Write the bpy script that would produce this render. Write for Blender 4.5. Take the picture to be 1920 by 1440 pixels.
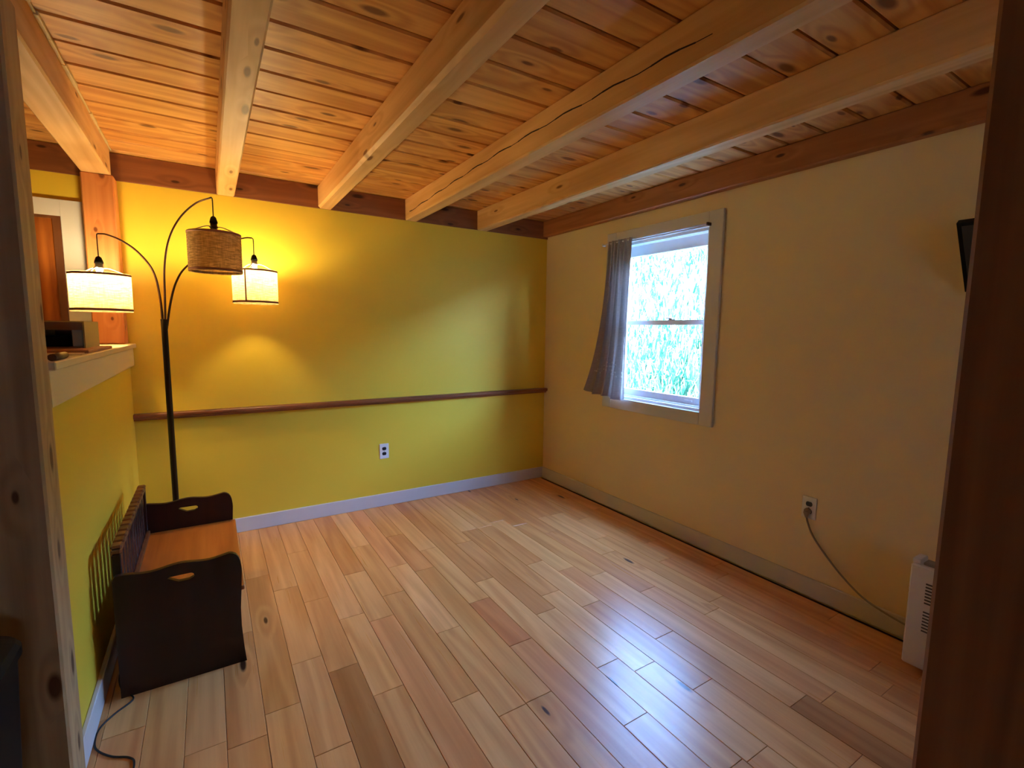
import bpy, math, random
from mathutils import Vector, Matrix
random.seed(11)
for o in list(bpy.data.objects): bpy.data.objects.remove(o, do_unlink=True)
S = bpy.context.scene
COL = S.collection
R = math.radians

# ------------------------------------------------------------------ camera
F_PX, YAW, PITCH, ROLL, CAM_H = 903.74, R(32.1306), R(6.3094), R(0.7112), 1.4
cy, sy, cp, sp = math.cos(YAW), math.sin(YAW), math.cos(PITCH), math.sin(PITCH)
fw = Vector((sy*cp, cy*cp, -sp)); rt = Vector((cy, -sy, 0)); up = rt.cross(fw)
cr, sr = math.cos(ROLL), math.sin(ROLL)
r2 = rt*cr + up*sr; u2 = up*cr - rt*sr
cam_d = bpy.data.cameras.new('camera'); cam = bpy.data.objects.new('camera', cam_d); COL.objects.link(cam)
m = Matrix((r2, u2, -fw)).transposed().to_4x4(); m.translation = Vector((0, 0, CAM_H)); cam.matrix_world = m
cam_d.sensor_fit = 'HORIZONTAL'; cam_d.sensor_width = 36.0; cam_d.lens = F_PX/1920*36.0; cam_d.clip_start = 0.02
S.camera = cam

# ------------------------------------------------------------------ world, sun, portals, exposure
w = bpy.data.worlds.new('sky'); S.world = w; w.use_nodes = True
nt = w.node_tree; nt.nodes.clear()
wo = nt.nodes.new('ShaderNodeOutputWorld'); bg = nt.nodes.new('ShaderNodeBackground')
sk = nt.nodes.new('ShaderNodeTexSky'); sk.sky_type = 'NISHITA'; sk.sun_disc = False
sk.sun_elevation = R(55); sk.sun_rotation = R(270); sk.altitude = 300
bg.inputs['Strength'].default_value = 4.0
wb = nt.nodes.new('ShaderNodeMix'); wb.data_type = 'RGBA'; wb.blend_type = 'MULTIPLY'; wb.inputs[0].default_value = 1.0
wb.inputs[7].default_value = (.76, .90, 1.12, 1)          # camera balanced for lamplight: daylight reads cool
nt.links.new(sk.outputs[0], wb.inputs[6]); nt.links.new(wb.outputs[2], bg.inputs[0]); nt.links.new(bg.outputs[0], wo.inputs[0])
sun_d = bpy.data.lights.new('sun', 'SUN'); sun_d.energy = 1.2; sun_d.angle = R(0.6); sun_d.color = (0.97, 1.0, 0.98)
sun = bpy.data.objects.new('sun', sun_d); COL.objects.link(sun)
sun.rotation_euler = Vector((0.42, 0.22, -0.88)).to_track_quat('-Z', 'Y').to_euler()
sun.location = (-4, -2, 9)
def portal(name, loc, d, sx, sz):
    l = bpy.data.lights.new(name, 'AREA'); l.shape = 'RECTANGLE'; l.size = sx; l.size_y = sz
    l.cycles.is_portal = True
    o = bpy.data.objects.new(name, l); COL.objects.link(o); o.location = loc
    o.rotation_euler = Vector(d).to_track_quat('-Z', 'Z').to_euler()
portal('window_daylight', (2.85, 2.37, 1.47), (-1, 0, 0), 0.82, 1.2)
S.cycles.diffuse_bounces = 8; S.cycles.max_bounces = 14
S.view_settings.view_transform = 'Standard'; S.view_settings.look = 'None'
S.view_settings.exposure = 2.62; S.view_settings.gamma = 1.0; S.view_settings.use_curve_mapping = False
BULB = 70.0

# ------------------------------------------------------------------ room measures
XR, YB, XL = 2.68, 3.69, -0.41          # window wall, yellow wall, half wall face
ZB, ZC = 2.232, 2.388                    # beam underside, ceiling boards
XW, YN = -2.4, -2.4                      # far side and rear of the open space

# ------------------------------------------------------------------ helpers
def lin(r, g, b):
    f = lambda c: (c/255/12.92 if c/255 <= .04045 else ((c/255+.055)/1.055)**2.4)
    return (f(r), f(g), f(b), 1)
ORG = {}
class MB:
    def __init__(s): s.v = []; s.f = []; s.sm = []
    def add(s, vs, fs, smooth=False):
        b = len(s.v); s.v += [tuple(v) for v in vs]; s.f += [tuple(b+i for i in f) for f in fs]; s.sm += [smooth]*len(fs); return s
    def box(s, x0, x1, y0, y1, z0, z1, c=0.0):
        if x0 > x1: x0, x1 = x1, x0
        if y0 > y1: y0, y1 = y1, y0
        if z0 > z1: z0, z1 = z1, z0
        if c <= 0:
            return s.add([(x, y, z) for z in (z0, z1) for y in (y0, y1) for x in (x0, x1)],
                         [(0,2,3,1),(4,5,7,6),(0,1,5,4),(2,6,7,3),(0,4,6,2),(1,3,7,5)])
        # chamfered box: every corner becomes a triangle
        vs = []; idx = {}
        X, Y, Z = (x0, x1), (y0, y1), (z0, z1); sg = (1, -1)
        for i in (0, 1):
            for j in (0, 1):
                for k in (0, 1):
                    for a in range(3):
                        p = [X[i], Y[j], Z[k]]
                        for b in range(3):
                            if b != a: p[b] += c*sg[(i, j, k)[b]]
                        idx[(i, j, k, a)] = len(vs); vs.append(p)
        fs = []
        for a in range(3):
            b, c2 = (a+1) % 3, (a+2) % 3
            for e in (0, 1):
                q = []
                for (p1, p2) in ((0,0),(1,0),(1,1),(0,1)):
                    t = [0,0,0]; t[a] = e; t[b] = p1; t[c2] = p2; q.append(idx[(*t, a)])
                fs.append(q if e else q[::-1])
            # edges along axis a, between faces b and c2
            for p1 in (0, 1):
                for p2 in (0, 1):
                    t0 = [0,0,0]; t0[b] = p1; t0[c2] = p2; t1 = list(t0); t1[a] = 1
                    q = [idx[(*t0, b)], idx[(*t1, b)], idx[(*t1, c2)], idx[(*t0, c2)]]
                    fs.append(q if (p1 ^ p2) else q[::-1])
        for i in (0, 1):
            for j in (0, 1):
                for k in (0, 1):
                    q = [idx[(i, j, k, a)] for a in range(3)]
                    fs.append(q if (i + j + k) % 2 else q[::-1])
        return s.add(vs, fs)
    def lathe(s, c, prof, n=24, smooth=True, cap=True):
        vs = []; fs = []
        for (r, z) in prof:
            for i in range(n):
                a = 2*math.pi*i/n; vs.append((c[0]+r*math.cos(a), c[1]+r*math.sin(a), c[2]+z))
        for k in range(len(prof)-1):
            for i in range(n):
                j = (i+1) % n; fs.append((k*n+i, k*n+j, (k+1)*n+j, (k+1)*n+i))
        s.add(vs, fs, smooth)
        if cap:
            b = len(s.v)-len(vs)
            s.f.append(tuple(b+i for i in range(n))[::-1]); s.sm.append(False)
            s.f.append(tuple(b+(len(prof)-1)*n+i for i in range(n))); s.sm.append(False)
        return s
    def tube(s, pts, r, n=10, smooth=True):
        pts = [Vector(p) for p in pts]; rr = r if isinstance(r, (list, tuple)) else [r]*len(pts)
        vs = []; fs = []; prev = None
        for i, p in enumerate(pts):
            t = (pts[min(i+1, len(pts)-1)] - pts[max(i-1, 0)]).normalized()
            if prev is None:
                a = Vector((0,0,1)) if abs(t.z) < .9 else Vector((1,0,0)); n1 = t.cross(a).normalized()
            else:
                n1 = (prev - t*prev.dot(t)).normalized()
            prev = n1; n2 = t.cross(n1)
            for k in range(n):
                a = 2*math.pi*k/n; vs.append(p + (n1*math.cos(a) + n2*math.sin(a))*rr[i])
        for i in range(len(pts)-1):
            for k in range(n):
                j = (k+1) % n; fs.append((i*n+k, i*n+j, (i+1)*n+j, (i+1)*n+k))
        s.add(vs, fs, smooth); b = len(s.v)-len(vs)
        s.f.append(tuple(b+k for k in range(n))[::-1]); s.sm.append(False)
        s.f.append(tuple(b+(len(pts)-1)*n+k for k in range(n))); s.sm.append(False)
        return s
    def prism(s, poly, axis, a0, a1):
        """poly: list of 2D points, extruded along axis from a0 to a1"""
        n = len(poly); vs = []
        for a in (a0, a1):
            for p in poly:
                q = list(p); q.insert(axis, a); vs.append(q)
        fs = [tuple(range(n))[::-1], tuple(range(n, 2*n))] + [(i, (i+1) % n, n+(i+1) % n, n+i) for i in range(n)]
        return s.add(vs, fs)
    def build(s, name, mat, parent=None, origin=None):
        me = bpy.data.meshes.new(name)
        o0 = Vector(ORG[parent]) if parent is not None else Vector((0,0,0))
        base = Vector(origin) if origin is not None else o0
        me.from_pydata([tuple(Vector(v)-base) for v in s.v], [], s.f)
        me.polygons.foreach_set('use_smooth', s.sm)
        if isinstance(mat, (list, tuple)):
            for x in mat: me.materials.append(x)
        else: me.materials.append(mat)
        me.update()
        o = bpy.data.objects.new(name, me); COL.objects.link(o)
        if parent is not None: o.parent = parent
        o.location = base - o0
        ORG[o] = tuple(base)
        return o
def fixnormals(o):
    import bmesh
    bm = bmesh.new(); bm.from_mesh(o.data); bmesh.ops.recalc_face_normals(bm, faces=bm.faces); bm.to_mesh(o.data); bm.free(); return o
def tag(o, label=None, cat=None, group=None, kind=None):
    if label: o['label'] = label
    if cat: o['category'] = cat
    if group: o['group'] = group
    if kind: o['kind'] = kind
    return o
def thing(name, loc, label, cat, group=None):
    o = bpy.data.objects.new(name, None); COL.objects.link(o); o.location = loc; o.empty_display_size = .05
    ORG[o] = tuple(loc); return tag(o, label, cat, group)
def spline(pts, n=8):
    """Catmull-Rom through pts"""
    P = [Vector(p) for p in pts]; P = [P[0]*2-P[1]] + P + [P[-1]*2-P[-2]]; out = []
    for i in range(1, len(P)-2):
        for k in range(n):
            t = k/n; a, b, c, d = P[i-1], P[i], P[i+1], P[i+2]
            out.append(0.5*((2*b) + (c-a)*t + (2*a-5*b+4*c-d)*t*t + (3*b-a-3*c+d)*t**3))
    return out + [P[-2]]

# ------------------------------------------------------------------ materials
class N:
    def __init__(s, name):
        s.m = bpy.data.materials.new(name); s.m.use_nodes = True; s.t = s.m.node_tree; s.t.nodes.clear()
        s.out = s.n('ShaderNodeOutputMaterial'); s.p = s.n('ShaderNodeBsdfPrincipled'); s.l(s.p.outputs[0], s.out.inputs[0])
    def n(s, k, **kw):
        x = s.t.nodes.new(k)
        for a, b in kw.items(): setattr(x, a, b)
        return x
    def l(s, a, b): s.t.links.new(a, b)
    def math(s, op, a, b=None, clamp=False):
        x = s.n('ShaderNodeMath', operation=op, use_clamp=clamp)
        for i, v in enumerate((a, b)):
            if v is None: continue
            if hasattr(v, 'links'): s.l(v, x.inputs[i])
            else: x.inputs[i].default_value = v
        return x.outputs[0]
    def mix(s, f, a, b, blend='MIX'):
        x = s.n('ShaderNodeMix', data_type='RGBA', blend_type=blend)
        for i, v in ((0, f), (6, a), (7, b)):
            if hasattr(v, 'links'): s.l(v, x.inputs[i])
            else: x.inputs[i].default_value = v
        return x.outputs[2]
    def ramp(s, f, stops):
        x = s.n('ShaderNodeValToRGB'); e = x.color_ramp.elements
        while len(e) < len(stops): e.new(.5)
        for i, (p, c) in enumerate(stops): e[i].position = p; e[i].color = c
        s.l(f, x.inputs[0]); return x.outputs[0]
    def coords(s, scale=(1,1,1), rnd=True):
        tc = s.n('ShaderNodeTexCoord'); v = tc.outputs['Object']
        if rnd:
            oi = s.n('ShaderNodeObjectInfo'); k = s.math('MULTIPLY', oi.outputs['Random'], 61.7)
            cx = s.n('ShaderNodeCombineXYZ')
            for i in range(3): s.l(k, cx.inputs[i])
            a = s.n('ShaderNodeVectorMath', operation='ADD'); s.l(v, a.inputs[0]); s.l(cx.outputs[0], a.inputs[1]); v = a.outputs[0]
        mp = s.n('ShaderNodeMapping'); mp.inputs['Scale'].default_value = scale; s.l(v, mp.inputs[0]); return mp.outputs[0]
    def noise(s, v, scale, detail=4, rough=.55, dist=0):
        x = s.n('ShaderNodeTexNoise'); x.inputs['Scale'].default_value = scale; x.inputs['Detail'].default_value = detail
        x.inputs['Roughness'].default_value = rough; x.inputs['Distortion'].default_value = dist; s.l(v, x.inputs['Vector']); return x.outputs['Fac']
    def bump(s, h, strength=.2, dist=.002):
        b = s.n('ShaderNodeBump'); b.inputs['Strength'].default_value = strength; b.inputs['Distance'].default_value = dist
        s.l(h, b.inputs['Height']); s.l(b.outputs[0], s.p.inputs['Normal'])
    def set(s, **kw):
        for k, v in kw.items():
            i = s.p.inputs[k.replace('_', ' ')]
            if hasattr(v, 'links'): s.l(v, i)
            else: i.default_value = v
        return s
def plain(name, col, rough=.5, metal=0, spec=.5):
    k = N(name); k.set(Base_Color=col, Roughness=rough, Metallic=metal); k.p.inputs['Specular IOR Level'].default_value = spec; return k.m
def paint(name, col, rough=.55, var=.06, fine=.12):
    k = N(name); v = k.coords(rnd=False)
    n1 = k.noise(v, 1.3, 3); d = tuple(c*(1-var*2) for c in col[:3])+(1,)
    k.set(Base_Color=k.mix(n1, col, d), Roughness=rough); k.p.inputs['Specular IOR Level'].default_value = .3
    k.bump(k.noise(v, 190, 2), fine, .001); return k.m
def wood(name, light, dark, axis=0, rough=.5, knots=.5, objcol=False, grain=1.0, knotcol=None, spec=.4, contrast=1.0, ks=(5.0, 1.5)):
    """grain runs along axis; knots: share of cells carrying a knot"""
    k = N(name)
    def sc(across, along):
        t = [across]*3; t[axis] = along; return tuple(t)
    v1 = k.coords(sc(9, .9)); big = k.noise(v1, 1, 4, .6, .6)
    v2 = k.coords(sc(70*grain, 2.2)); fine = k.noise(v2, 1, 3)
    cs_ = k.n('ShaderNodeSeparateXYZ'); k.l(k.coords(), cs_.inputs[0]); ot = [i for i in range(3) if i != axis]
    cb_ = k.n('ShaderNodeCombineXYZ')
    k.l(k.math('MULTIPLY', k.math('ADD', cs_.outputs[ot[0]], cs_.outputs[ot[1]]), ks[0]), cb_.inputs[0]); k.l(k.math('MULTIPLY', cs_.outputs[axis], ks[1]), cb_.inputs[1]); vk = cb_.outputs[0]
    vo = k.n('ShaderNodeTexVoronoi'); vo.inputs['Scale'].default_value = 1.0; vo.voronoi_dimensions = '2D'; vo.inputs['Randomness'].default_value = .9; k.l(vk, vo.inputs['Vector'])
    dist = vo.outputs['Distance']
    sep = k.n('ShaderNodeSeparateColor'); k.l(vo.outputs['Color'], sep.inputs[0])
    gate = k.math('LESS_THAN', sep.outputs[0], knots)
    halo = k.math('MULTIPLY', k.math('SUBTRACT', 1.0, k.math('MULTIPLY', dist, 2.6), True), gate)
    core = k.math('MULTIPLY', k.math('SUBTRACT', 1.0, k.math('MULTIPLY', dist, k.math('ADD', 6.0, k.math('MULTIPLY', sep.outputs[1], 9.0))), True), gate)
    # cathedral rings bent round the knots
    v3 = k.coords(sc(5, .35)); wob = k.noise(v3, 1, 2, .5)
    ph = k.math('ADD', k.math('MULTIPLY', wob, 46.0*grain), k.math('MULTIPLY', halo, 9.0))
    ring = k.math('MULTIPLY', k.math('ADD', k.math('SINE', ph), 1.0), .5)
    g = k.math('ADD', k.math('ADD', k.math('MULTIPLY', big, .55), k.math('MULTIPLY', fine, .3)), k.math('MULTIPLY', ring, .22*contrast))
    f = k.math('MULTIPLY', k.math('SUBTRACT', g, .28), 1.7*contrast, True)
    if objcol:
        oi = k.n('ShaderNodeObjectInfo')
        base = k.mix(1.0, k.mix(f, light, dark), oi.outputs['Color'], 'MULTIPLY')
    else: base = k.mix(f, light, dark)
    kc = knotcol or (dark[0]*.36, dark[1]*.28, dark[2]*.22, 1)
    c2 = k.mix(k.math('MULTIPLY', halo, .38), base, dark)
    c3 = k.mix(k.math('MULTIPLY', k.math('SMOOTH_MIN', core, 1.0) if False else core, 2.2, True), c2, kc)
    k.set(Base_Color=c3, Roughness=k.math('ADD', rough-.06, k.math('MULTIPLY', fine, .14)))
    k.p.inputs['Specular IOR Level'].default_value = spec
    k.bump(k.math('ADD', fine, k.math('MULTIPLY', core, .6)), .12, .0015)
    return k.m

M = {}
M['yellow'] = paint('yellow wall paint', lin(238, 202, 62), .5)
M['cream'] = paint('pale yellow wall paint', lin(240, 220, 172), .5, .05)
M['white'] = paint('off white trim paint', lin(214, 210, 204), .4, .03, .05)
M['ledge'] = paint('cream ledge paint', lin(226, 208, 160), .45, .04, .05)
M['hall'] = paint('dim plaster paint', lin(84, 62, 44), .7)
M['pine_ceil'] = wood('knotty ceiling pine', lin(236, 186, 112), lin(198, 138, 74), 0, .48, .62, True, contrast=1.25, ks=(6.5, 2.6))
M['pine_beam'] = wood('planed beam pine', lin(232, 190, 130), lin(200, 148, 88), 1, .55, .3, ks=(10, 2.6))
M['pine_brown'] = wood('brown edge beam timber', lin(186, 122, 74), lin(142, 86, 48), 1, .55, .35, ks=(9, 3.0))
M['pine_rim'] = wood('reddish plate timber', lin(150, 92, 50), lin(110, 60, 30), 0, .55, .5, ks=(9, 3.2))
M['post'] = wood('orange fir post', lin(214, 142, 78), lin(184, 106, 50), 2, .5, .55, ks=(9, 5.5))
M['post_grey'] = wood('weathered post timber', lin(196, 162, 112), lin(150, 116, 76), 2, .6, .5, ks=(8, 3.2))
M['post_brown'] = wood('dark brown post timber', lin(150, 100, 64), lin(108, 68, 42), 2, .6, .5, ks=(8, 3.2))
M['floor'] = wood('satin hardwood planks', lin(238, 188, 126), lin(190, 126, 64), 1, .29, .05, True, 1.0, lin(70, 40, 24), .36, .95, (8, 2.2))
M['gap'] = plain('dark joint', lin(46, 28, 16), .8)
M['gapc'] = plain('dark board gap', lin(40, 20, 12), .85)
M['rail'] = wood('brown stained rail', lin(150, 88, 52), lin(100, 52, 28), 0, .4, .3)
M['bench_dark'] = wood('dark stained bench wood', lin(52, 20, 12), lin(30, 10, 6), 2, .35, .1)
M['bench_seat'] = wood('amber bench seat', lin(190, 116, 46), lin(150, 80, 26), 1, .3, .1)
M['bench_back'] = wood('mid brown bench back', lin(126, 78, 44), lin(78, 42, 22), 2, .4, .1)
M['door'] = wood('orange varnished door', lin(190, 112, 44), lin(120, 58, 18), 2, .35, .2, grain=.8, contrast=1.3)
M['black_metal'] = plain('bronze black metal', lin(38, 30, 24), .35, .6)
M['bronze'] = plain('dark bronze arm', lin(70, 44, 28), .32, .7)
M['black'] = plain('matt black plastic', lin(10, 10, 12), .55, 0, .12)
M['black_gloss'] = plain('black glossy screen', lin(8, 8, 10), .15)
M['socket'] = plain('grey socket shell', lin(150, 146, 140), .4)
M['wire'] = plain('pale wire', lin(190, 180, 165), .4, .3)
M['outlet'] = plain('white outlet plastic', lin(226, 222, 216), .35)
M['slot'] = plain('dark receptacle', lin(18, 18, 22), .4)
M['vinyl'] = plain('white vinyl sash', lin(226, 230, 234), .35)
M['heater'] = plain('white heater enamel', lin(216, 208, 206), .4)
M['heater_dark'] = plain('heater slot shade', lin(70, 62, 60), .6)
M['cord_grey'] = plain('grey cable', lin(140, 132, 122), .5)
M['cord_black'] = plain('black cable', lin(20, 17, 15), .5)
M['card'] = paint('cardboard', lin(200, 172, 96), .7, .12)
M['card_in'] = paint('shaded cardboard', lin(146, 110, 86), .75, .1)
M['greencard'] = plain('pale green card', lin(176, 190, 172), .6)
M['folder'] = plain('brown folder', lin(170, 116, 84), .6)
M['paper'] = plain('tan paper sheet', lin(206, 186, 140), .7)
M['peg'] = plain('dark brown peg', lin(84, 50, 28), .5)
M['dirt'] = paint('grassy soil', lin(104, 112, 84), .9, .25)
def fabric(name, col, trans, slub):
    k = N(name); v = k.coords((1, 1, 1), True)
    tc = k.n('ShaderNodeTexCoord'); mp = k.n('ShaderNodeMapping'); mp.inputs['Scale'].default_value = (26, 26, 240); k.l(tc.outputs['Object'], mp.inputs[0])
    a = k.noise(mp.outputs[0], 1, 3); mp2 = k.n('ShaderNodeMapping'); mp2.inputs['Scale'].default_value = (300, 300, 20); k.l(tc.outputs['Object'], mp2.inputs[0])
    b = k.noise(mp2.outputs[0], 1, 2)
    f = k.math('MULTIPLY', k.math('SUBTRACT', k.math('ADD', k.math('MULTIPLY', a, .7), k.math('MULTIPLY', b, .3)), .44), 5.0, True)
    c = k.mix(f, tuple(x*slub for x in col[:3])+(1,), col)
    df = k.n('ShaderNodeBsdfDiffuse'); tr = k.n('ShaderNodeBsdfTranslucent'); mx = k.n('ShaderNodeMixShader'); mx.inputs[0].default_value = trans
    k.l(c, df.inputs[0]); k.l(c, tr.inputs[0]); k.l(df.outputs[0], mx.inputs[1]); k.l(tr.outputs[0], mx.inputs[2]); k.l(mx.outputs[0], k.out.inputs[0])
    return k.m
M['linen'] = fabric('linen shade fabric', lin(222, 188, 134), .6, .45)
M['curtain'] = fabric('taupe curtain cloth', lin(166, 154, 148), .08, .85)
M['lace'] = plain('pale lace band', lin(206, 196, 188), .9)
M['diffuser'] = fabric('dense roller blind cloth', lin(158, 154, 152), .8, .95)  # cloth of the added sheet that softens the rear light
M['trim_brown'] = plain('brown shade binding', lin(146, 96, 70), .8)
def emit(name, col, st):
    k = N(name); e = k.n('ShaderNodeEmission'); e.inputs[0].default_value = col; e.inputs[1].default_value = st; k.l(e.outputs[0], k.out.inputs[0]); return k.m
M['bulb'] = emit('glowing bulb', (1.0, .78, .40, 1), BULB)
M['bulb_off'] = plain('unlit bulb glass', lin(230, 228, 220), .25)
def glass(name):
    k = N(name); t = k.n('ShaderNodeBsdfTransparent'); g = k.n('ShaderNodeBsdfGlossy'); g.inputs['Roughness'].default_value = .02
    mx = k.n('ShaderNodeMixShader'); mx.inputs[0].default_value = .06; t.inputs[0].default_value = (.96, .98, .98, 1)
    k.l(t.outputs[0], mx.inputs[1]); k.l(g.outputs[0], mx.inputs[2]); k.l(mx.outputs[0], k.out.inputs[0]); return k.m
M['glass'] = glass('clear window glass')
def leafmat():
    k = N('grass blades'); g = k.n('ShaderNodeNewGeometry'); c = k.ramp(g.outputs['Random Per Island'], [(0, lin(20, 62, 46)), (.4, lin(44, 96, 72)), (.7, lin(90, 128, 100)), (1, lin(190, 184, 172))])
    df = k.n('ShaderNodeBsdfDiffuse'); tr = k.n('ShaderNodeBsdfTranslucent'); mx = k.n('ShaderNodeMixShader'); mx.inputs[0].default_value = .3
    k.l(c, df.inputs[0]); k.l(c, tr.inputs[0]); k.l(df.outputs[0], mx.inputs[1]); k.l(tr.outputs[0], mx.inputs[2]); k.l(mx.outputs[0], k.out.inputs[0]); return k.m
M['grass'] = leafmat()

# ================================================================== SETTING
# ---- floor: slab with individual planks
FX0, FY0 = XW, YN
floor = tag(MB().box(XW-.1, XR+.12, YN-.1, YB+.12, -.14, -.014).build('floor', M['gap']), 'satin hardwood plank floor of mixed pale and reddish boards', None, None, 'structure')
PW, X0 = .1205, .167
JOINTS = {-1:[1.734,2.408], 0:[2.942,1.832], 1:[2.731,1.555], 2:[2.534,1.939], 3:[2.29,1.719], 4:[2.714,2.2], 5:[2.387,1.536], 6:[1.95],
          7:[2.549,1.387], 8:[2.094,1.699], 9:[2.263,1.117], 10:[1.836,1.391], 11:[1.962,.8], 12:[2.913,2.285,1.102], 13:[2.95,1.398],
          14:[1.984,.853], 15:[1.719], 16:[1.404]}
TINT = [(8,1.9,(.80,.55,.46)), (8,1.4,(.92,.74,.66)), (2,1.6,(.62,.48,.36)), (7,2.7,(.90,.70,.56)), (12,1.8,(1.05,1.0,.93)), (11,1.4,(1.08,1.04,.98)), (10,1.6,(1.04,1.0,.94)),
        (9,1.7,(1.06,1.0,.90)), (14,1.4,(1.05,.98,.92)), (13,2.0,(.96,.78,.68)), (16,1.0,(1.06,1.0,.9)), (14,.5,(.62,.50,.42)), (0,2.4,(.92,.78,.58)), (1,2.2,(1.0,.9,.72)),
        (4,2.4,(1.0,.93,.80)), (5,2.0,(.88,.74,.58)), (6,2.4,(1.06,.98,.88)), (0,3.2,(1.02,.92,.74)), (3,2.0,(1.02,.92,.74)), (10,2.2,(.86,.72,.60)), (9,2.7,(.84,.68,.54)), (15,2.2,(.86,.68,.56))]
rows = range(-5, 21)
def plank_geo(mb, x0, x1, y0, y1):
    g, c, zt = .0005, .0014, random.uniform(-.0004, .0004)
    x0 += g; x1 -= g; y0 += g; y1 -= g
    vs = [(x0,y0,-.014),(x1,y0,-.014),(x1,y1,-.014),(x0,y1,-.014), (x0,y0,zt-c),(x1,y0,zt-c),(x1,y1,zt-c),(x0,y1,zt-c),
          (x0+c,y0+c,zt),(x1-c,y0+c,zt),(x1-c,y1-c,zt),(x0+c,y1-c,zt)]
    fs = [(8,9,10,11)] + [(a, (a+1) % 4, 4+(a+1) % 4, 4+a) for a in range(4)] + [(4+a, 4+(a+1) % 4, 8+(a+1) % 4, 8+a) for a in range(4)]
    mb.add(vs, fs)
PAL = [(1.0,.93,.80), (.98,.88,.72), (.92,.80,.64), (1.04,.98,.88), (.90,.76,.62), (.96,.84,.68), (1.0,.90,.76), (.86,.72,.58), (.97,.80,.70), (1.02,.95,.84)]
for k in rows:
    xa, xb = X0+(k-.5)*PW, X0+(k+.5)*PW
    xb = min(xb, XR); xa = max(xa, -.55)
    if xb - xa < .01: continue
    ylo = 0.0
    js = sorted(JOINTS.get(k, []))
    ys = [YB] + sorted(js, reverse=True) + [ylo] if js else [YB, ylo]
    fullj = [YB]
    for a, b in zip(ys[:-1], ys[1:]):
        gap = a-b; n = max(1, round(gap/random.uniform(.62, 1.0)))
        for i in range(1, n):
            fullj.append(a - gap*(i+random.uniform(-.18, .18))/n)
        fullj.append(b)
    for a, b in zip(fullj[:-1], fullj[1:]):
        mb = MB(); plank_geo(mb, xa, xb, b, a)
        o = mb.build('plank', M['floor'], floor)
        col = random.choice(PAL)
        for (rk, ry, rc) in TINT:
            if rk == k and b < ry < a: col = rc
        o.color = (*col, 1)
mb = MB()                       # floor behind the camera and beyond the half wall
for (xa, xb, ya, yb) in ((XW, -.55, YN, YB), (-.55, XR, YN, 0.0)):
    x = xa
    while x < xb-.01:
        x1 = min(x+PW, xb); y = ya
        while y < yb-.01:
            y1 = min(y+random.uniform(.5, 1.1), yb)
            if yb-y1 < .2: y1 = yb
            plank_geo(mb, x, x1, y, y1); y = y1
        x = x1
o = mb.build('outlying_planks', M['floor'], floor); o.color = (.95, .84, .7, 1); tag(o, kind='stuff')

# ---- ceiling: deck with individual boards
ceiling = tag(MB().box(XW-.1, XR+.12, YN-.1, YB+.12, ZC+.02, ZC+.16).build('ceiling', M['gapc']), 'knotty pine board ceiling carried on exposed beams', None, None, 'structure')
BW = .178; y = 1.309 - BW*21; CP = [(1.0,.96,.9), (.95,.88,.78), (1.05,1.0,.94), (.90,.82,.72), (1.0,.92,.84), (.97,.9,.8)]
while y < YB-.005:
    y1 = min(y+BW, YB)
    if y1 > YN:
        ya = max(y, YN); g, c = .0042, .007; dz = random.uniform(0, .002)
        a0, a1 = ya+g, y1-g
        poly = [(a0, ZC+.02), (a0, ZC+dz+c), (a0+c, ZC+dz), (a1-c, ZC+dz), (a1, ZC+dz+c), (a1, ZC+.02)]
        o = fixnormals(MB().prism(poly, 0, XW, XR).build('board', M['pine_ceil'], ceiling))
        o.color = (*random.choice(CP), 1)
    y += BW

# ---- walls
def struct(mb, name, mat, label=None): return tag(mb.build(name, mat), label, None, None, 'structure')
struct(MB().box(XW-.1, XR+.12, YB, YB+.12, -.014, ZC+.02), 'wall_back', M['yellow'], 'yellow painted wall behind the arc floor lamp')
WY0, WY1, WZ0, WZ1 = 1.963, 2.772, .892, 2.058
mb = MB().box(XR, XR+.12, YN, WY0, -.014, ZC+.02).box(XR, XR+.12, WY1, YB, -.014, ZC+.02).box(XR, XR+.12, WY0, WY1, -.014, WZ0).box(XR, XR+.12, WY0, WY1, WZ1, ZC+.02)
struct(mb, 'wall_right', M['cream'], 'pale yellow wall holding the window')
struct(MB().box(-.55, XL, 1.862, YB, 0, 1.27), 'wall_left', M['yellow'], 'yellow half wall under the cream ledge')
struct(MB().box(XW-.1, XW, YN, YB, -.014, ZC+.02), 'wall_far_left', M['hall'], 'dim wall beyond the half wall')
RW = (-.40, .80, .9, 1.9)       # unseen rear window, added for the cool light on the near post
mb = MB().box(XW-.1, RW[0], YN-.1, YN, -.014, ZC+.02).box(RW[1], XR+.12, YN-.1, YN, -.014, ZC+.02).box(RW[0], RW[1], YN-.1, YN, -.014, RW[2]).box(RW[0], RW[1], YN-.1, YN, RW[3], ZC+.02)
struct(mb, 'wall_rear', M['hall'], 'dim wall with an added fill window')
portal('rear_fill_portal', ((RW[0]+RW[1])/2, YN-.13, (RW[2]+RW[3])/2), (0, 1, 0), RW[1]-RW[0], RW[3]-RW[2])
w2 = thing('fill_window', ((RW[0]+RW[1])/2, YN, RW[2]), 'unseen rear window added for cool fill light', None); w2['kind'] = 'structure'
a = MB()
for q in ((RW[0], RW[0]+.03, RW[2], RW[3]), (RW[1]-.03, RW[1], RW[2], RW[3]), (RW[0]+.03, RW[1]-.03, RW[2], RW[2]+.03), (RW[0]+.03, RW[1]-.03, RW[3]-.03, RW[3])):
    a.box(q[0], q[1], YN-.07, YN-.03, q[2], q[3])
a.build('frame', M['vinyl'], w2)
MB().box(RW[0]+.03, RW[1]-.03, YN-.052, YN-.048, RW[2]+.03, RW[3]-.03).build('pane', M['glass'], w2)
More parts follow.
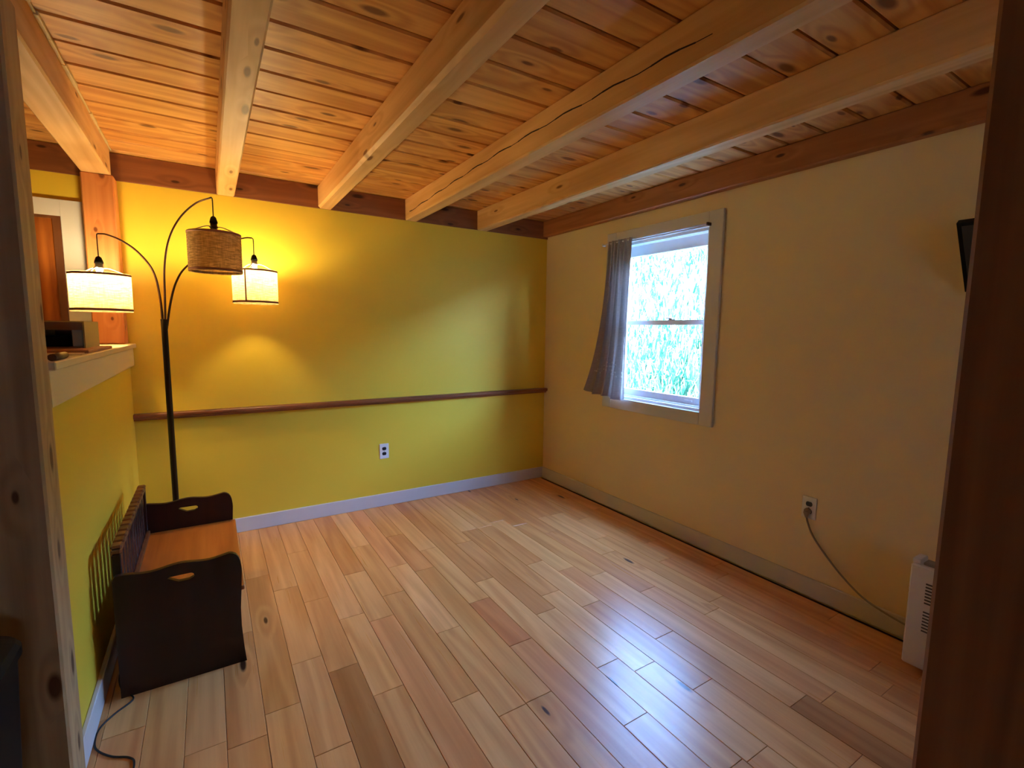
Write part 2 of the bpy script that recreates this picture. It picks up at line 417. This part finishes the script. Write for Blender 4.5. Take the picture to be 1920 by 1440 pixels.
MB().box(RW[0]+.005, RW[1]-.005, YN-.02, YN-.019, RW[2]+.005, RW[3]-.005).build('light_diffuser', M['diffuser'], w2)  # unseen sheet added to dim and spread the rear window's light

# ---- baseboards
struct(MB().box(XL+.016, XR-.016, YB-.016, YB, 0, .1, .003), 'baseboard_back', M['white'], 'off-white baseboard along the yellow wall')
struct(MB().box(XR-.016, XR, YN, YB, 0, .1, .003), 'baseboard_right', M['white'], 'off-white baseboard along the window wall')
struct(MB().box(XL, XL+.016, 1.862, YB, 0, .1, .003), 'baseboard_left', M['white'], 'off-white baseboard along the half wall')
# ---- chair rail
t = struct(MB().prism([(YB, .824), (YB-.03, .824), (YB-.036, .835), (YB-.052, .842), (YB-.055, .848), (YB-.055, .860), (YB-.05, .866), (YB, .866)], 0, XL+.001, XR-.001), 'trim_1', M['rail'], 'brown wooden chair rail across the yellow wall'); fixnormals(t)
# ---- ledge cap and fascia on the half wall
tag(MB().box(-.585, -.375, 1.862, YB-.002, 1.27, 1.295, .003).build('ledge', M['ledge']), 'cream painted ledge capping the yellow half wall', 'ledge')
struct(MB().box(XL, XL+.02, 1.862, YB-.002, 1.162, 1.27, .002), 'trim_2', M['ledge'], 'cream painted fascia board under the ledge')
# ---- timber plate along the back wall top
tag(MB().box(XW, XR, YB-.012, YB, ZB+.003, ZC, .002).build('rim_beam', M['pine_rim']), 'reddish brown timber plate along the top of the yellow wall', 'beam')
# ---- beams
BEAMS = [(-.55, -.422, ZB, 'broad pine beam resting on the two square posts above the ledge'),
         (.085, .183, ZB, 'pine ceiling beam directly above the arc floor lamp'),
         (.690, .785, ZB, 'pale pine ceiling beam beside the beam over the lamp, without splits'),
         (1.322, 1.414, ZB, 'pine ceiling beam with a long drying split along its side'),
         (1.945, 2.038, ZB, 'pine ceiling beam beside the beam on the window wall'),
         (2.622, XR, ZB+.018, 'brown pine beam running along the top of the window wall')]
beams = []
for i, (x0, x1, z0, lb) in enumerate(BEAMS):
    ye = YB-.012 if i else 3.60
    o = MB().box(x0, x1, YN, ye, z0, ZC+.002, .007 if i != 2 else .014).build('ceiling_beam', M['pine_brown'] if i == 5 else M['pine_beam'])
    tag(o, lb, 'beam', 'exposed ceiling beams'); beams.append(o)
# long split in the fourth beam: thin dark crack wandering on its left face
pts = [(1.3215, y, ZB+.055+.03*math.sin((y-.8)*1.25)+.004*math.sin(y*23)) for y in [1.0+.06*i for i in range(44)]]
cm = MB()
for i, p in enumerate(pts):
    if i < len(pts)-1:
        q = pts[i+1]; h = .0015+.002*abs(math.sin(i*.7))
        cm.add([(p[0],p[1],p[2]-h),(q[0],q[1],q[2]-h),(q[0],q[1],q[2]+h),(p[0],p[1],p[2]+h)], [(0,3,2,1)])
cm.build('split', M['gapc'], beams[3])
cm = MB(); random.seed(5); y = .6
while y < 3.55:
    y2 = y+random.uniform(.05, .16); h = random.uniform(.006, .014); cm.box(-.422, -.422+h, y, y2, ZC-h, ZC, .001); y = y2
cm.build('caulk_line', M['ledge'], beams[0])
# ---- posts
tag(MB().box(-.55, -.408, 3.55, YB-.013, 1.296, ZB, .006).build('timber_post', M['post']), 'orange knotty square post standing on the end of the ledge', 'post')
tag(MB().box(-.55, -.39, 1.725, 1.861, 0, ZB, .006).build('timber_post', M['post_grey']), 'dull brown square post at the open end of the half wall', 'post')
tag(MB().box(.905, 1.05, .10, .246, 0, ZC, .006).build('timber_post', M['post_brown']), 'dark shaded timber post beside the panel heater', 'post')
# ---- door beyond the half wall
d1 = thing('door_1', (-1.06, YB, 0), 'orange varnished wooden door in a pale casing', None); d1['kind'] = 'structure'
DX0, DX1 = -1.46, -.665
MB().box(DX0, DX1, YB-.012, YB-.002, .01, 2.0).build('door_leaf', M['door'], d1)
for (a0, a1, b0, b1) in ((DX1-.035, DX1, .01, 2.0), (DX0, DX0+.035, .01, 2.0), (DX0+.035, DX1-.035, 1.985, 2.0)):
    MB().box(a0, a1, YB-.02, YB-.012, b0, b1).build('door_stop', M['bench_back'], d1)
for (a0, a1, b0, b1) in ((DX1, DX1+.1, 0, 2.09), (DX0-.1, DX0, 0, 2.09), (DX0, DX1, 2.0, 2.09)):
    MB().box(a0, a1, YB-.024, YB-.002, b0, b1, .002).build('casing', M['white'], d1)
k = MB().tube([(-1.38, YB-.02, 1.0), (-1.38, YB-.06, 1.0)], [.012, .012]).tube([(-1.38, YB-.06, 1.0), (-1.38, YB-.085, 1.0)], [.026, .02]).build('door_knob', M['bronze'], d1)

# ================================================================== WINDOW
w1 = thing('window_1', (XR, (WY0+WY1)/2, WZ0), 'white double-hung window looking onto a grassy bank', None); w1['kind'] = 'structure'
CW = .098
MB().box(XR-.02, XR, WY0-CW, WY0, WZ0-.085, WZ1+.092, .003).build('casing', M['white'], w1)
MB().box(XR-.02, XR, WY1, WY1+CW, WZ0-.085, WZ1+.092, .003).build('casing', M['white'], w1)
MB().box(XR-.02, XR, WY0, WY1, WZ1, WZ1+.092, .003).build('casing', M['white'], w1)
MB().box(XR-.02, XR, WY0, WY1, WZ0-.085, WZ0, .003).build('casing', M['white'], w1)
jm = MB(); T = .018
jm.box(XR, XR+.12, WY0, WY0+T, WZ0, WZ1).box(XR, XR+.12, WY1-T, WY1, WZ0, WZ1).box(XR, XR+.12, WY0+T, WY1-T, WZ1-T, WZ1).box(XR, XR+.12, WY0+T, WY1-T, WZ0, WZ0+T)
jm.build('jamb', M['vinyl'], w1)
for yy in (WY0+T, WY1-T-.008):
    MB().box(XR+.03, XR+.036, yy, yy+.008, WZ0+T, WZ1-T).build('track', M['vinyl'], w1)
MB().box(XR+.02, XR+.03, WY0+T, WY1-T, WZ0+T, WZ0+T+.012).build('sill_stop', M['vinyl'], w1)
MZ = 1.47
def sash(x0, z0, z1, name, top, bot, st=.034):
    a, b = WY0+T, WY1-T
    s_ = MB().box(x0, x0+.03, a, a+st, z0, z1).box(x0, x0+.03, b-st, b, z0, z1).box(x0, x0+.03, a+st, b-st, z0, z0+bot).box(x0, x0+.03, a+st, b-st, z1-top, z1)
    o = s_.build(name, M['vinyl'], w1)
    MB().box(x0+.013, x0+.017, a+st, b-st, z0+bot, z1-top).build('pane', M['glass'], o)
    return o
lo = sash(XR+.04, WZ0+T, MZ+.016, 'lower_sash', .032, .06)
upo = sash(XR+.075, MZ-.012, WZ1-T, 'upper_sash', .075, .028)
yl = 2.27
MB().box(XR+.046, XR+.066, yl-.03, yl+.03, MZ+.016, MZ+.024, .002).tube([(XR+.05, yl-.005, MZ+.026), (XR+.045, yl+.05, MZ+.032)], [.006, .004], 8).build('lock', M['socket'], lo)
for dz in (0,):
    MB().box(XR+.032, XR+.04, WY0+.10, WY0+.16, WZ0+.05, WZ0+.058).build('lift_handle', M['vinyl'], lo)
# curtain rod
rod = thing('curtain_rod', (XR-.05, 2.4, 2.082), 'slim white curtain rod across the window head', 'curtain rod')
MB().tube([(XR-.05, 1.955, 2.068), (XR-.05, 2.885, 2.068)], .006, 10).build('rod', M['vinyl'], rod)
for yy in (1.952, 2.885):
    MB().box(XR-.056, XR-.019, yy-.006, yy+.006, 2.058, 2.078, .002).build('bracket', M['bronze'] if yy < 2 else M['vinyl'], rod)
# curtain
def curtain():
    nu, nv = 96, 40; vs = []; fs = []
    for j in range(nv+1):
        v = j/nv; z = 2.082 - v*1.185
        yr = 2.568 + .015*v                                   # room side (right) edge
        yl_ = 2.812 + .03*v + .17*v**3     # flared left edge
        for i in range(nu+1):
            u = i/nu; yv = yr + (yl_-yr)*u
            ph = u*2*math.pi*4.2
            amp = (.010 + .010*min(1, v*1.5))
            top = math.exp(-(v/.04)**2)
            x = XR - .056 - amp*math.sin(ph + .5*math.sin(v*3+u*4)) - .004*math.sin(ph*2.7+1.3+v*2) - .02*v*(u**2)
            x += .012*top*math.sin(ph*2)*.5
            y2 = yv + .010*math.cos(ph)*min(1, v*2)
            dz = -.012*math.sin(u*9)*v - (.02*u - .055*max(0, u-.55)/.45)*v
            vs.append((min(x, XR-.026), y2, z + dz))
    for j in range(nv):
        for i in range(nu):
            a = j*(nu+1)+i; fs.append((a, a+1, a+nu+2, a+nu+1))
    return vs, fs
vs, fs = curtain()
cur = thing('curtain', (XR-.05, 2.75, .88), 'gathered taupe grey curtain drawn to one side of the window', 'curtain')
MB().add(vs, fs, True).build('cloth', M['curtain'], cur)
random.seed(3); lb = MB()
nu = 96
for n_ in range(70):
    j = random.randint(31, 34); i = random.randint(6, 90)
    a = Vector(vs[j*(nu+1)+i]); b = Vector(vs[j*(nu+1)+i+1])
    t_ = (b-a).normalized(); nrm = Vector((-1, 0, 0)); s_ = random.uniform(.003, .006); q = a+nrm*.003
    lb.add([q-t_*s_*.5-Vector((0,0,s_)), q+t_*s_*.5-Vector((0,0,s_)), q+t_*s_*.5+Vector((0,0,s_)), q-t_*s_*.5+Vector((0,0,s_))], [(0,1,2,3)])
o = lb.build('lace_fleck_band', M['lace'], cur); tag(o, 'pale flecked lace band near the hem', kind='stuff')

# ---- outside: grassy bank
SL = math.tan(R(24))
def hz(x, y): return .25 + max(0, x-3.3)*SL + .12*math.sin(x*1.1+y*.7) + .08*math.sin(y*1.9-x*.6)
gv = []; gf = []; nx, ny = 44, 60
for i in range(nx+1):
    for j in range(ny+1):
        x = 2.82 + 17*i/nx; y = -12 + 34*j/ny; gv.append((x, y, hz(x, y) if x > 3.0 else hz(3.0, y)))
for i in range(nx):
    for j in range(ny):
        a = i*(ny+1)+j; gf.append((a, a+ny+1, a+ny+2, a+1))
bank = MB().add(gv, gf, True).build('ground_bank', M['dirt']); tag(bank, 'sunlit grassy bank rising outside the window', None, None, 'structure')
random.seed(21); gm = MB()
for n_ in range(26000):
    x = 3.1 + 8.5*random.random()**1.3; y = random.uniform(.5, 1.5) + (x-2)*random.uniform(-.1, 1.6)
    z = hz(x, y); h = random.uniform(.08, .3); a = random.uniform(0, 6.283); wv = random.uniform(.004, .011)*(1+(x-3)*.12)
    lx, ly = math.cos(a)*h*random.uniform(.2, .9), math.sin(a)*h*random.uniform(.2, .9)
    px, py = -math.sin(a)*wv, math.cos(a)*wv
    gm.add([(x-px, y-py, z-.01), (x+px, y+py, z-.01), (x+lx*.5+px*.8, y+ly*.5+py*.8, z+h*.7), (x+lx*.5-px*.8, y+ly*.5-py*.8, z+h*.7), (x+lx*1.2, y+ly*1.2, z+h*.75)],
           [(0,1,2,3), (3,2,4)])
o = gm.build('grass', M['grass']); tag(o, 'long tangled grass covering the bank outside the window', 'grass', None, 'stuff')

# ================================================================== OBJECTS
# ---- arc floor lamp
PX, PY = -.209, 3.36
lamp = thing('arc_floor_lamp', (PX, PY, 0), 'black arc floor lamp with three linen drum shades, two of them lit', 'floor lamp')
MB().lathe((PX, PY, 0), [(.125, 0), (.13, .006), (.13, .02), (.12, .028), (.03, .034), (.022, .05)], 40).build('base', M['black_metal'], lamp)
MB().lathe((PX, PY, 0), [(.0155, .045), (.0155, 1.432), (.0165, 1.434), (.0165, 1.440), (.010, 1.442)], 20).build('pole', M['black_metal'], lamp)
def lamp_arm(key, tgt, prof, ztop, zs0, zs1, rad, lit, off):
    d = Vector((tgt[0]-PX, tgt[1]-PY, 0)); dn = d.normalized()
    P = [Vector((PX, PY, 1.36))+dn*off] + [Vector((PX, PY, z))+dn*off*(1-s_)+d*s_ for s_, z in prof]
    pts = spline(P, 8)
    arm = MB().tube(pts, [.0062-.0022*i/len(pts) for i in range(len(pts))], 10).build('arm', M['bronze'], lamp)
    tip = P[-1]
    C = Vector((tgt[0], tgt[1], 0))
    MB().tube(spline([tip, Vector((C.x, C.y, tip.z-.012)), Vector((C.x, C.y, ztop+.03)), Vector((C.x, C.y, ztop))], 6), .0028, 8).build('cord', M['cord_black'], arm)
    # socket
    sk_ = MB().lathe((C.x, C.y, ztop), [(.005, .006), (.012, 0), (.0185, -.02), (.0195, -.03)], 18).build('socket_cap', M['black'], lamp)
    MB().lathe((C.x, C.y, ztop), [(.0165, -.03), (.0165, -.046), (.0205, -.048), (.0205, -.054), (.0165, -.056), (.0165, -.062)], 18).build('socket_shell', M['socket'] if lit else M['black_metal'], sk_)
    zt, zb = zs0, zs1
    sh = MB(); n = 64
    sh.lathe((C.x, C.y, 0), [(rad, zb), (rad, zb+(zt-zb)*.33), (rad, zb+(zt-zb)*.66), (rad, zt)], n, True, False)
    shade = sh.build('shade', M['linen'], lamp, (C.x, C.y, zb))
    for z0, z1 in ((zb+.004, zb+.016), (zt-.012, zt-.001)):
        bt = MB().lathe((C.x, C.y, 0), [(rad+.0005, z0), (rad+.0012, z0), (rad+.0012, z1), (rad+.0005, z1)], n, True, False)
        bt.build('binding', M['trim_brown'], shade)
    if key == 'right':
        a = math.atan2(-C.y, -C.x) - .42
        b_ = []
        for da in (-.035, .035):
            for z in (zb+.004, zt-.004): b_.append((C.x+(rad+.0011)*math.cos(a+da), C.y+(rad+.0011)*math.sin(a+da), z))
        MB().add(b_, [(0,2,3,1)]).build('seam', M['trim_brown'], shade)
    # spider wires
    zr = ztop-.050
    for q in range(3):
        a = q*2*math.pi/3 + {'left': .35, 'mid': -.3, 'right': .2}[key]; e = Vector((math.cos(a), math.sin(a), 0))
        MB().tube(spline([C+e*.018+Vector((0,0,zr)), C+e*.05+Vector((0,0,zr-.004)), C+e*(rad-.002)+Vector((0,0,zt-.004))], 5), .0028, 6).build('spider_wire', M['wire'], shade)
    bz = ztop-.062
    bl = MB().lathe((C.x, C.y, bz), [(.012, 0), (.013, -.010), (.022, -.024), (.029, -.042), (.030, -.052), (.025, -.070), (.012, -.081), (.003, -.083)], 14)
    bl.build('bulb', M['bulb'] if lit else M['bulb_off'], sk_)
lamp_arm('left', (-.453, 3.223), [(.02, 1.55), (.11, 1.697), (.343, 1.789), (.608, 1.841), (.85, 1.862), (.985, 1.86)], 1.742, 1.662, 1.470, .125, True, .006)
lamp_arm('mid', (.051, 3.08), [(.03, 1.56), (.062, 1.729), (.173, 1.872), (.391, 1.982), (.691, 2.054), (.985, 2.08)], 1.978, 1.896, 1.690, .125, False, .006)
lamp_arm('right', (.259, 3.405), [(.067, 1.541), (.144, 1.662), (.26, 1.747), (.55, 1.868), (.879, 1.934), (.985, 1.942)], 1.838, 1.750, 1.545, .125, True, .006)

# ---- bench
bn = thing('storage_bench', (-.13, 2.63, 0), 'dark wooden bench with slatted back and handled end panels', 'bench')
def end_panel(y0, y1):
    out = []
    for i in range(41):
        u = i/40; x = -.335 + .365*u
        out.append((x, .478 + .0055*math.cos((x+.138)*2*math.pi/.19) + .004*(u-.5)))
    right = [(.042, .480), (.053, .472), (.061, .459), (.066, .443), (.069, .42), (.070, .40), (.066, .33), (.060, .24), (.060, .16), (.066, .06), (.072, .0)]
    poly = [(-.345, 0), (-.345, .462), (-.341, .475)] + out + right
    cx, cz = -.138, .424; n = len(poly)
    inner = []
    for (px, pz) in poly:
        a = math.atan2((pz-cz)*1.0, px-cx); ca, sa = math.cos(a), math.sin(a)
        # stadium hole
        hw, hh = .032, .013
        t_ = 1e9
        if abs(sa) > 1e-6:
            t1 = hh/abs(sa)
            if abs(t1*ca) <= hw: t_ = t1
        if t_ > 1e8:
            c_ = math.copysign(hw, ca); b_ = ca*c_; t_ = b_ + math.sqrt(max(0, b_*b_-(hw*hw-hh*hh)))
        inner.append((cx+ca*t_, cz+sa*t_))
    vs = []; fs = []
    for y in (y0, y1):
        vs += [(p[0], y, p[1]) for p in poly] + [(p[0], y, p[1]) for p in inner]
    for i in range(n):
        j = (i+1) % n
        fs += [(i, j, n+j, n+i), (2*n+i, 3*n+i, 3*n+j, 2*n+j), (i, 2*n+i, 2*n+j, j), (n+i, n+j, 3*n+j, 3*n+i)]
    return fixnormals(MB().add(vs, fs).build('end_panel', M['bench_dark'], bn))
end_panel(2.196, 2.216); end_panel(3.045, 3.065)
MB().box(-.318, .078, 2.216, 3.045, .305, .325, .003).build('seat', M['bench_seat'], bn)
MB().box(.045, .06, 2.216, 3.045, .05, .305, .001).build('front_panel', M['bench_dark'], bn)
MB().box(-.340, -.322, 2.216, 3.045, .05, .325, .001).build('rear_panel', M['bench_dark'], bn)
MB().box(-.322, .045, 2.216, 3.045, .05, .062).build('bottom_panel', M['bench_dark'], bn)
back = MB().box(-.345, -.315, 2.222, 3.062, .555, .572, .004).build('back_rail', M['bench_back'], bn)
ns = 14; step = (3.062-2.222)/ns
for i in range(ns):
    ya = 2.222+i*step
    MB().box(-.347, -.313, ya+.006, ya+step-.006, .572, .586, .005).build('rail_block', M['bench_back'], back)
for yy in (2.218, 3.036):
    MB().box(-.344, -.316, yy, yy+.028, .325, .555, .003).build('back_post', M['bench_dark'], bn)
for i in range(11):
    ya = 2.262 + i*(3.03-2.262)/11
    MB().box(-.338, -.322, ya, ya+.046, .325, .555, .003).build('slat', M['bench_dark'], bn)
MB().box(-.322, -.306, 2.25, 3.036, .325, .345, .003).build('lower_rail', M['bench_back'], bn)

# ---- black bin by the near post
bnn = thing('waste_bin', (-.605, 1.45, 0), 'tall black plastic bin standing in front of the dull post', 'bin')
def rrect(x0, x1, y0, y1, r, n=6):
    out = []
    for (cx_, cy_, a0) in ((x1-r, y1-r, 0), (x0+r, y1-r, 90), (x0+r, y0+r, 180), (x1-r, y0+r, 270)):
        for i in range(n+1):
            a = R(a0+90*i/n); out.append((cx_+r*math.cos(a), cy_+r*math.sin(a)))
    return out
def loft(rings):
    n = len(rings[0]); vs = []; fs = []
    for rg in rings: vs += rg
    for k in range(len(rings)-1):
        for i in range(n):
            j = (i+1) % n; fs.append((k*n+i, k*n+j, (k+1)*n+j, (k+1)*n+i))
    fs += [tuple(range(n))[::-1], tuple((len(rings)-1)*n+i for i in range(n))]
    return vs, fs
rg = [[(x, y, z) for x, y in rrect(-.78+d, -.43-d, 1.3+d, 1.6-d, .05)] for d, z in ((.03, 0), (.02, .02), (0, .6))]
MB().add(*loft(rg)).build('body', M['black'], bnn)
rg = [[(x, y, z) for x, y in rrect(-.78-d, -.43+d, 1.3-d, 1.6+d, .055)] for d, z in ((.0, .6), (.008, .604), (.008, .625), (.0, .64), (-.03, .668), (-.09, .68))]
MB().add(*loft(rg)).build('lid', M['black'], bnn)

# ---- outlets
def outlet(pos, face, label):
    """face 'y' = on the back wall, 'x' = on the window wall"""
    o = thing('wall_outlet', pos, label, 'outlet')
    def bx(u0, u1, z0, z1, d0, d1, c=0):
        x, y, z = pos
        return (x+u0, x+u1, YB-d1, YB-d0, z+z0, z+z1, c) if face == 'y' else (XR-d1, XR-d0, y+u0, y+u1, z+z0, z+z1, c)
    MB().box(*bx(-.037, .037, -.06, .06, 0, .006, .0025)).build('plate', M['outlet'], o)
    for zz in (-.02, .02):
        poly = []
        for i in range(20):
            a = 2*math.pi*i/20; poly.append((.0165*math.cos(a), max(-.0125, min(.0125, .0165*math.sin(a)))))
        if face == 'y': r_ = MB().prism([(pos[0]+p, pos[2]+zz+q) for p, q in poly], 1, YB-.0075, YB-.006)
        else: r_ = MB().prism([(pos[1]+p, pos[2]+zz+q) for p, q in poly], 0, XR-.0075, XR-.006)
        fixnormals(r_.build('receptacle', M['slot'], o))
    MB().box(*bx(-.003, .003, -.003, .003, .006, .0075, .001)).build('screw', M['socket'], o)
    return o
o1 = outlet((1.131, YB, .443), 'y', 'white wall outlet with two empty sockets under the chair rail')
o2 = outlet((XR, 1.26, .480), 'x', 'white wall outlet with a grey plug in its lower socket')

# ---- panel heater with its cord
ht = thing('panel_heater', (2.475, .43, 0), 'white slotted electric panel heater standing by the window wall', 'heater')
HX, HY0, HY1, HZ0, HZ1 = 2.43, .13, .732, .025, .462
MB().box(HX, HX+.085, HY0, HY1, HZ0, HZ1, .006).build('body', M['heater'], ht)
MB().box(HX+.012, HX+.085, HY1-.03, HY1, HZ1, HZ1+.022, .004).build('end_cap', M['heater'], ht)
MB().box(HX+.02, HX+.07, HY0+.02, HY1-.034, HZ1-.002, HZ1+.012, .003).build('top_vent', M['socket'], ht)
for z0 in (.31, .19):
    for q in range(7):
        z = z0 + q*.0135
        for (ya, yb) in ((HY1-.16, HY1-.055), (HY1-.285, HY1-.18), (HY1-.41, HY1-.305)):
            MB().box(HX-.0015, HX+.002, ya, yb, z, z+.0065, .0006).build('slot', M['heater_dark'], ht)
for yy in (HY0+.07, HY1-.12):
    MB().box(HX-.02, HX+.105, yy, yy+.03, 0, .025, .004).build('foot', M['black'], ht)
cpts = [(XR-.022, 1.262, .438), (XR-.02, 1.252, .40), (XR-.016, 1.222, .335), (XR-.016, 1.148, .252), (XR-.02, 1.062, .178), (XR-.05, .965, .135), (XR-.10, .86, .13), (XR-.15, .73, .135), (HX+.084, .66, .14)]
cd_ = MB().tube(spline(cpts, 8), .0048, 10).build('power_cord', M['cord_grey'], ht); tag(cd_, 'grey cord running to the wall outlet')
pl_ = MB().tube([(XR-.0065, 1.262, .462), (XR-.018, 1.262, .462), (XR-.028, 1.262, .456)], [.017, .017, .012], 14).tube([(XR-.020, 1.262, .468), (XR-.021, 1.262, .455), (XR-.021, 1.262, .436), (XR-.021, 1.261, .428)], [.010, .0165, .009, .006], 12)
pl_.build('plug', M['cord_grey'], cd_)

# ---- small wall-mounted screen tilted down
tv = thing('television', (XR-.02, .47, 1.56), 'small black flat screen mounted high and tilted down on the window wall', 'television')
e_ = Vector((-.188, 0, .2666)).normalized(); n_ = Vector((-.2666, 0, -.188)).normalized()
def slab(a0, a1, d0, d1, ya, yb, o0=Vector((2.652, 0, 1.582))):
    vs = [o0 + e_*a - n_*d + Vector((0, y, 0)) for d in (d0, d1) for y in (ya, yb) for a in (a0, a1)]
    return MB().add(vs, [(0,2,3,1),(4,5,7,6),(0,1,5,4),(2,6,7,3),(0,4,6,2),(1,3,7,5)])
fixnormals(slab(0, .308, 0, .026, .22, .72).build('casing', M['black'], tv))
fixnormals(slab(.014, .294, -.0012, 0, .234, .706).build('screen', M['black_gloss'], tv))
MB().box(2.60, XR, .44, .50, 1.69, 1.75, .003).build('wall_bracket', M['black'], tv)

# ---- things on the ledge
LZ = 1.295
tag(MB().box(-.570, -.388, 2.40, 2.93, LZ, LZ+.012, .002).build('folder', M['folder']), 'flat brown folder lying under the open carton on the ledge', 'folder')
fp = [(-.50, 2.22), (-.386, 2.27), (-.40, 2.40), (-.52, 2.38)]
tag(MB().prism(fp, 2, LZ, LZ+.003).build('paper_sheet', M['paper']), 'loose tan papers lying on the ledge beside the brown folder', 'paper')
cb = thing('carton', (-.505, 2.75, LZ+.012), 'open cardboard carton lying on its side on the ledge', 'box')
bx0, bx1, by0, by1, bz0, bz1, th = -.58, -.428, 2.60, 2.90, LZ+.0125, LZ+.122, .005
MB().box(bx1-th, bx1, by0, by1, bz0, bz1).build('side_panel', M['card'], cb)
MB().box(bx0, bx0+th, by0, by1, bz0, bz1).build('side_panel', M['card'], cb)
MB().box(bx0+th, bx1-th, by0, by1, bz1-th, bz1).build('top_panel', M['card'], cb)
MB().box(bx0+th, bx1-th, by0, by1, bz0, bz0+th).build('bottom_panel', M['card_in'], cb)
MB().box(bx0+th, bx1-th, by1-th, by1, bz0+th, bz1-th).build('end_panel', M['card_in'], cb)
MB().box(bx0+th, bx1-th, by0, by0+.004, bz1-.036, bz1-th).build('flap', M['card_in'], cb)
tag(MB().box(-.47, -.436, 2.612, 2.63, bz0+th, bz0+.076, .003).build('card_packet', M['greencard']), 'pale green packet standing inside the open carton', 'packet')
tag(MB().box(-.57, -.48, 2.63, 2.80, bz0+th, bz0+.05, .006).build('black_case', M['black']), 'black case lying inside the open carton', 'case')
tag(MB().tube([(-.390, 1.90, LZ+.0105), (-.392, 2.06, LZ+.0105)], .0105, 18).build('wooden_dowel', M['peg']), 'dark brown dowel stub lying on the ledge beside the dull post', 'dowel')

# ---- black cord on the floor
cp_ = [(-.375, 3.2, .0033), (-.372, 2.8, .0033), (-.37, 2.4, .0033), (-.36, 2.287, .003), (-.335, 2.225, .003), (-.306, 2.168, .003), (-.354, 2.114, .003), (-.388, 2.058, .003), (-.391, 1.99, .003), (-.375, 1.945, .003), (-.333, 1.895, .003), (-.285, 1.862, .003), (-.268, 1.82, .003), (-.275, 1.70, .003), (-.24, 1.5, .003)]
tag(MB().tube(spline(cp_, 8), .003, 8).build('floor_cord', M['cord_black']), 'thin black cord trailing over the floor past the dark bench', 'cord')
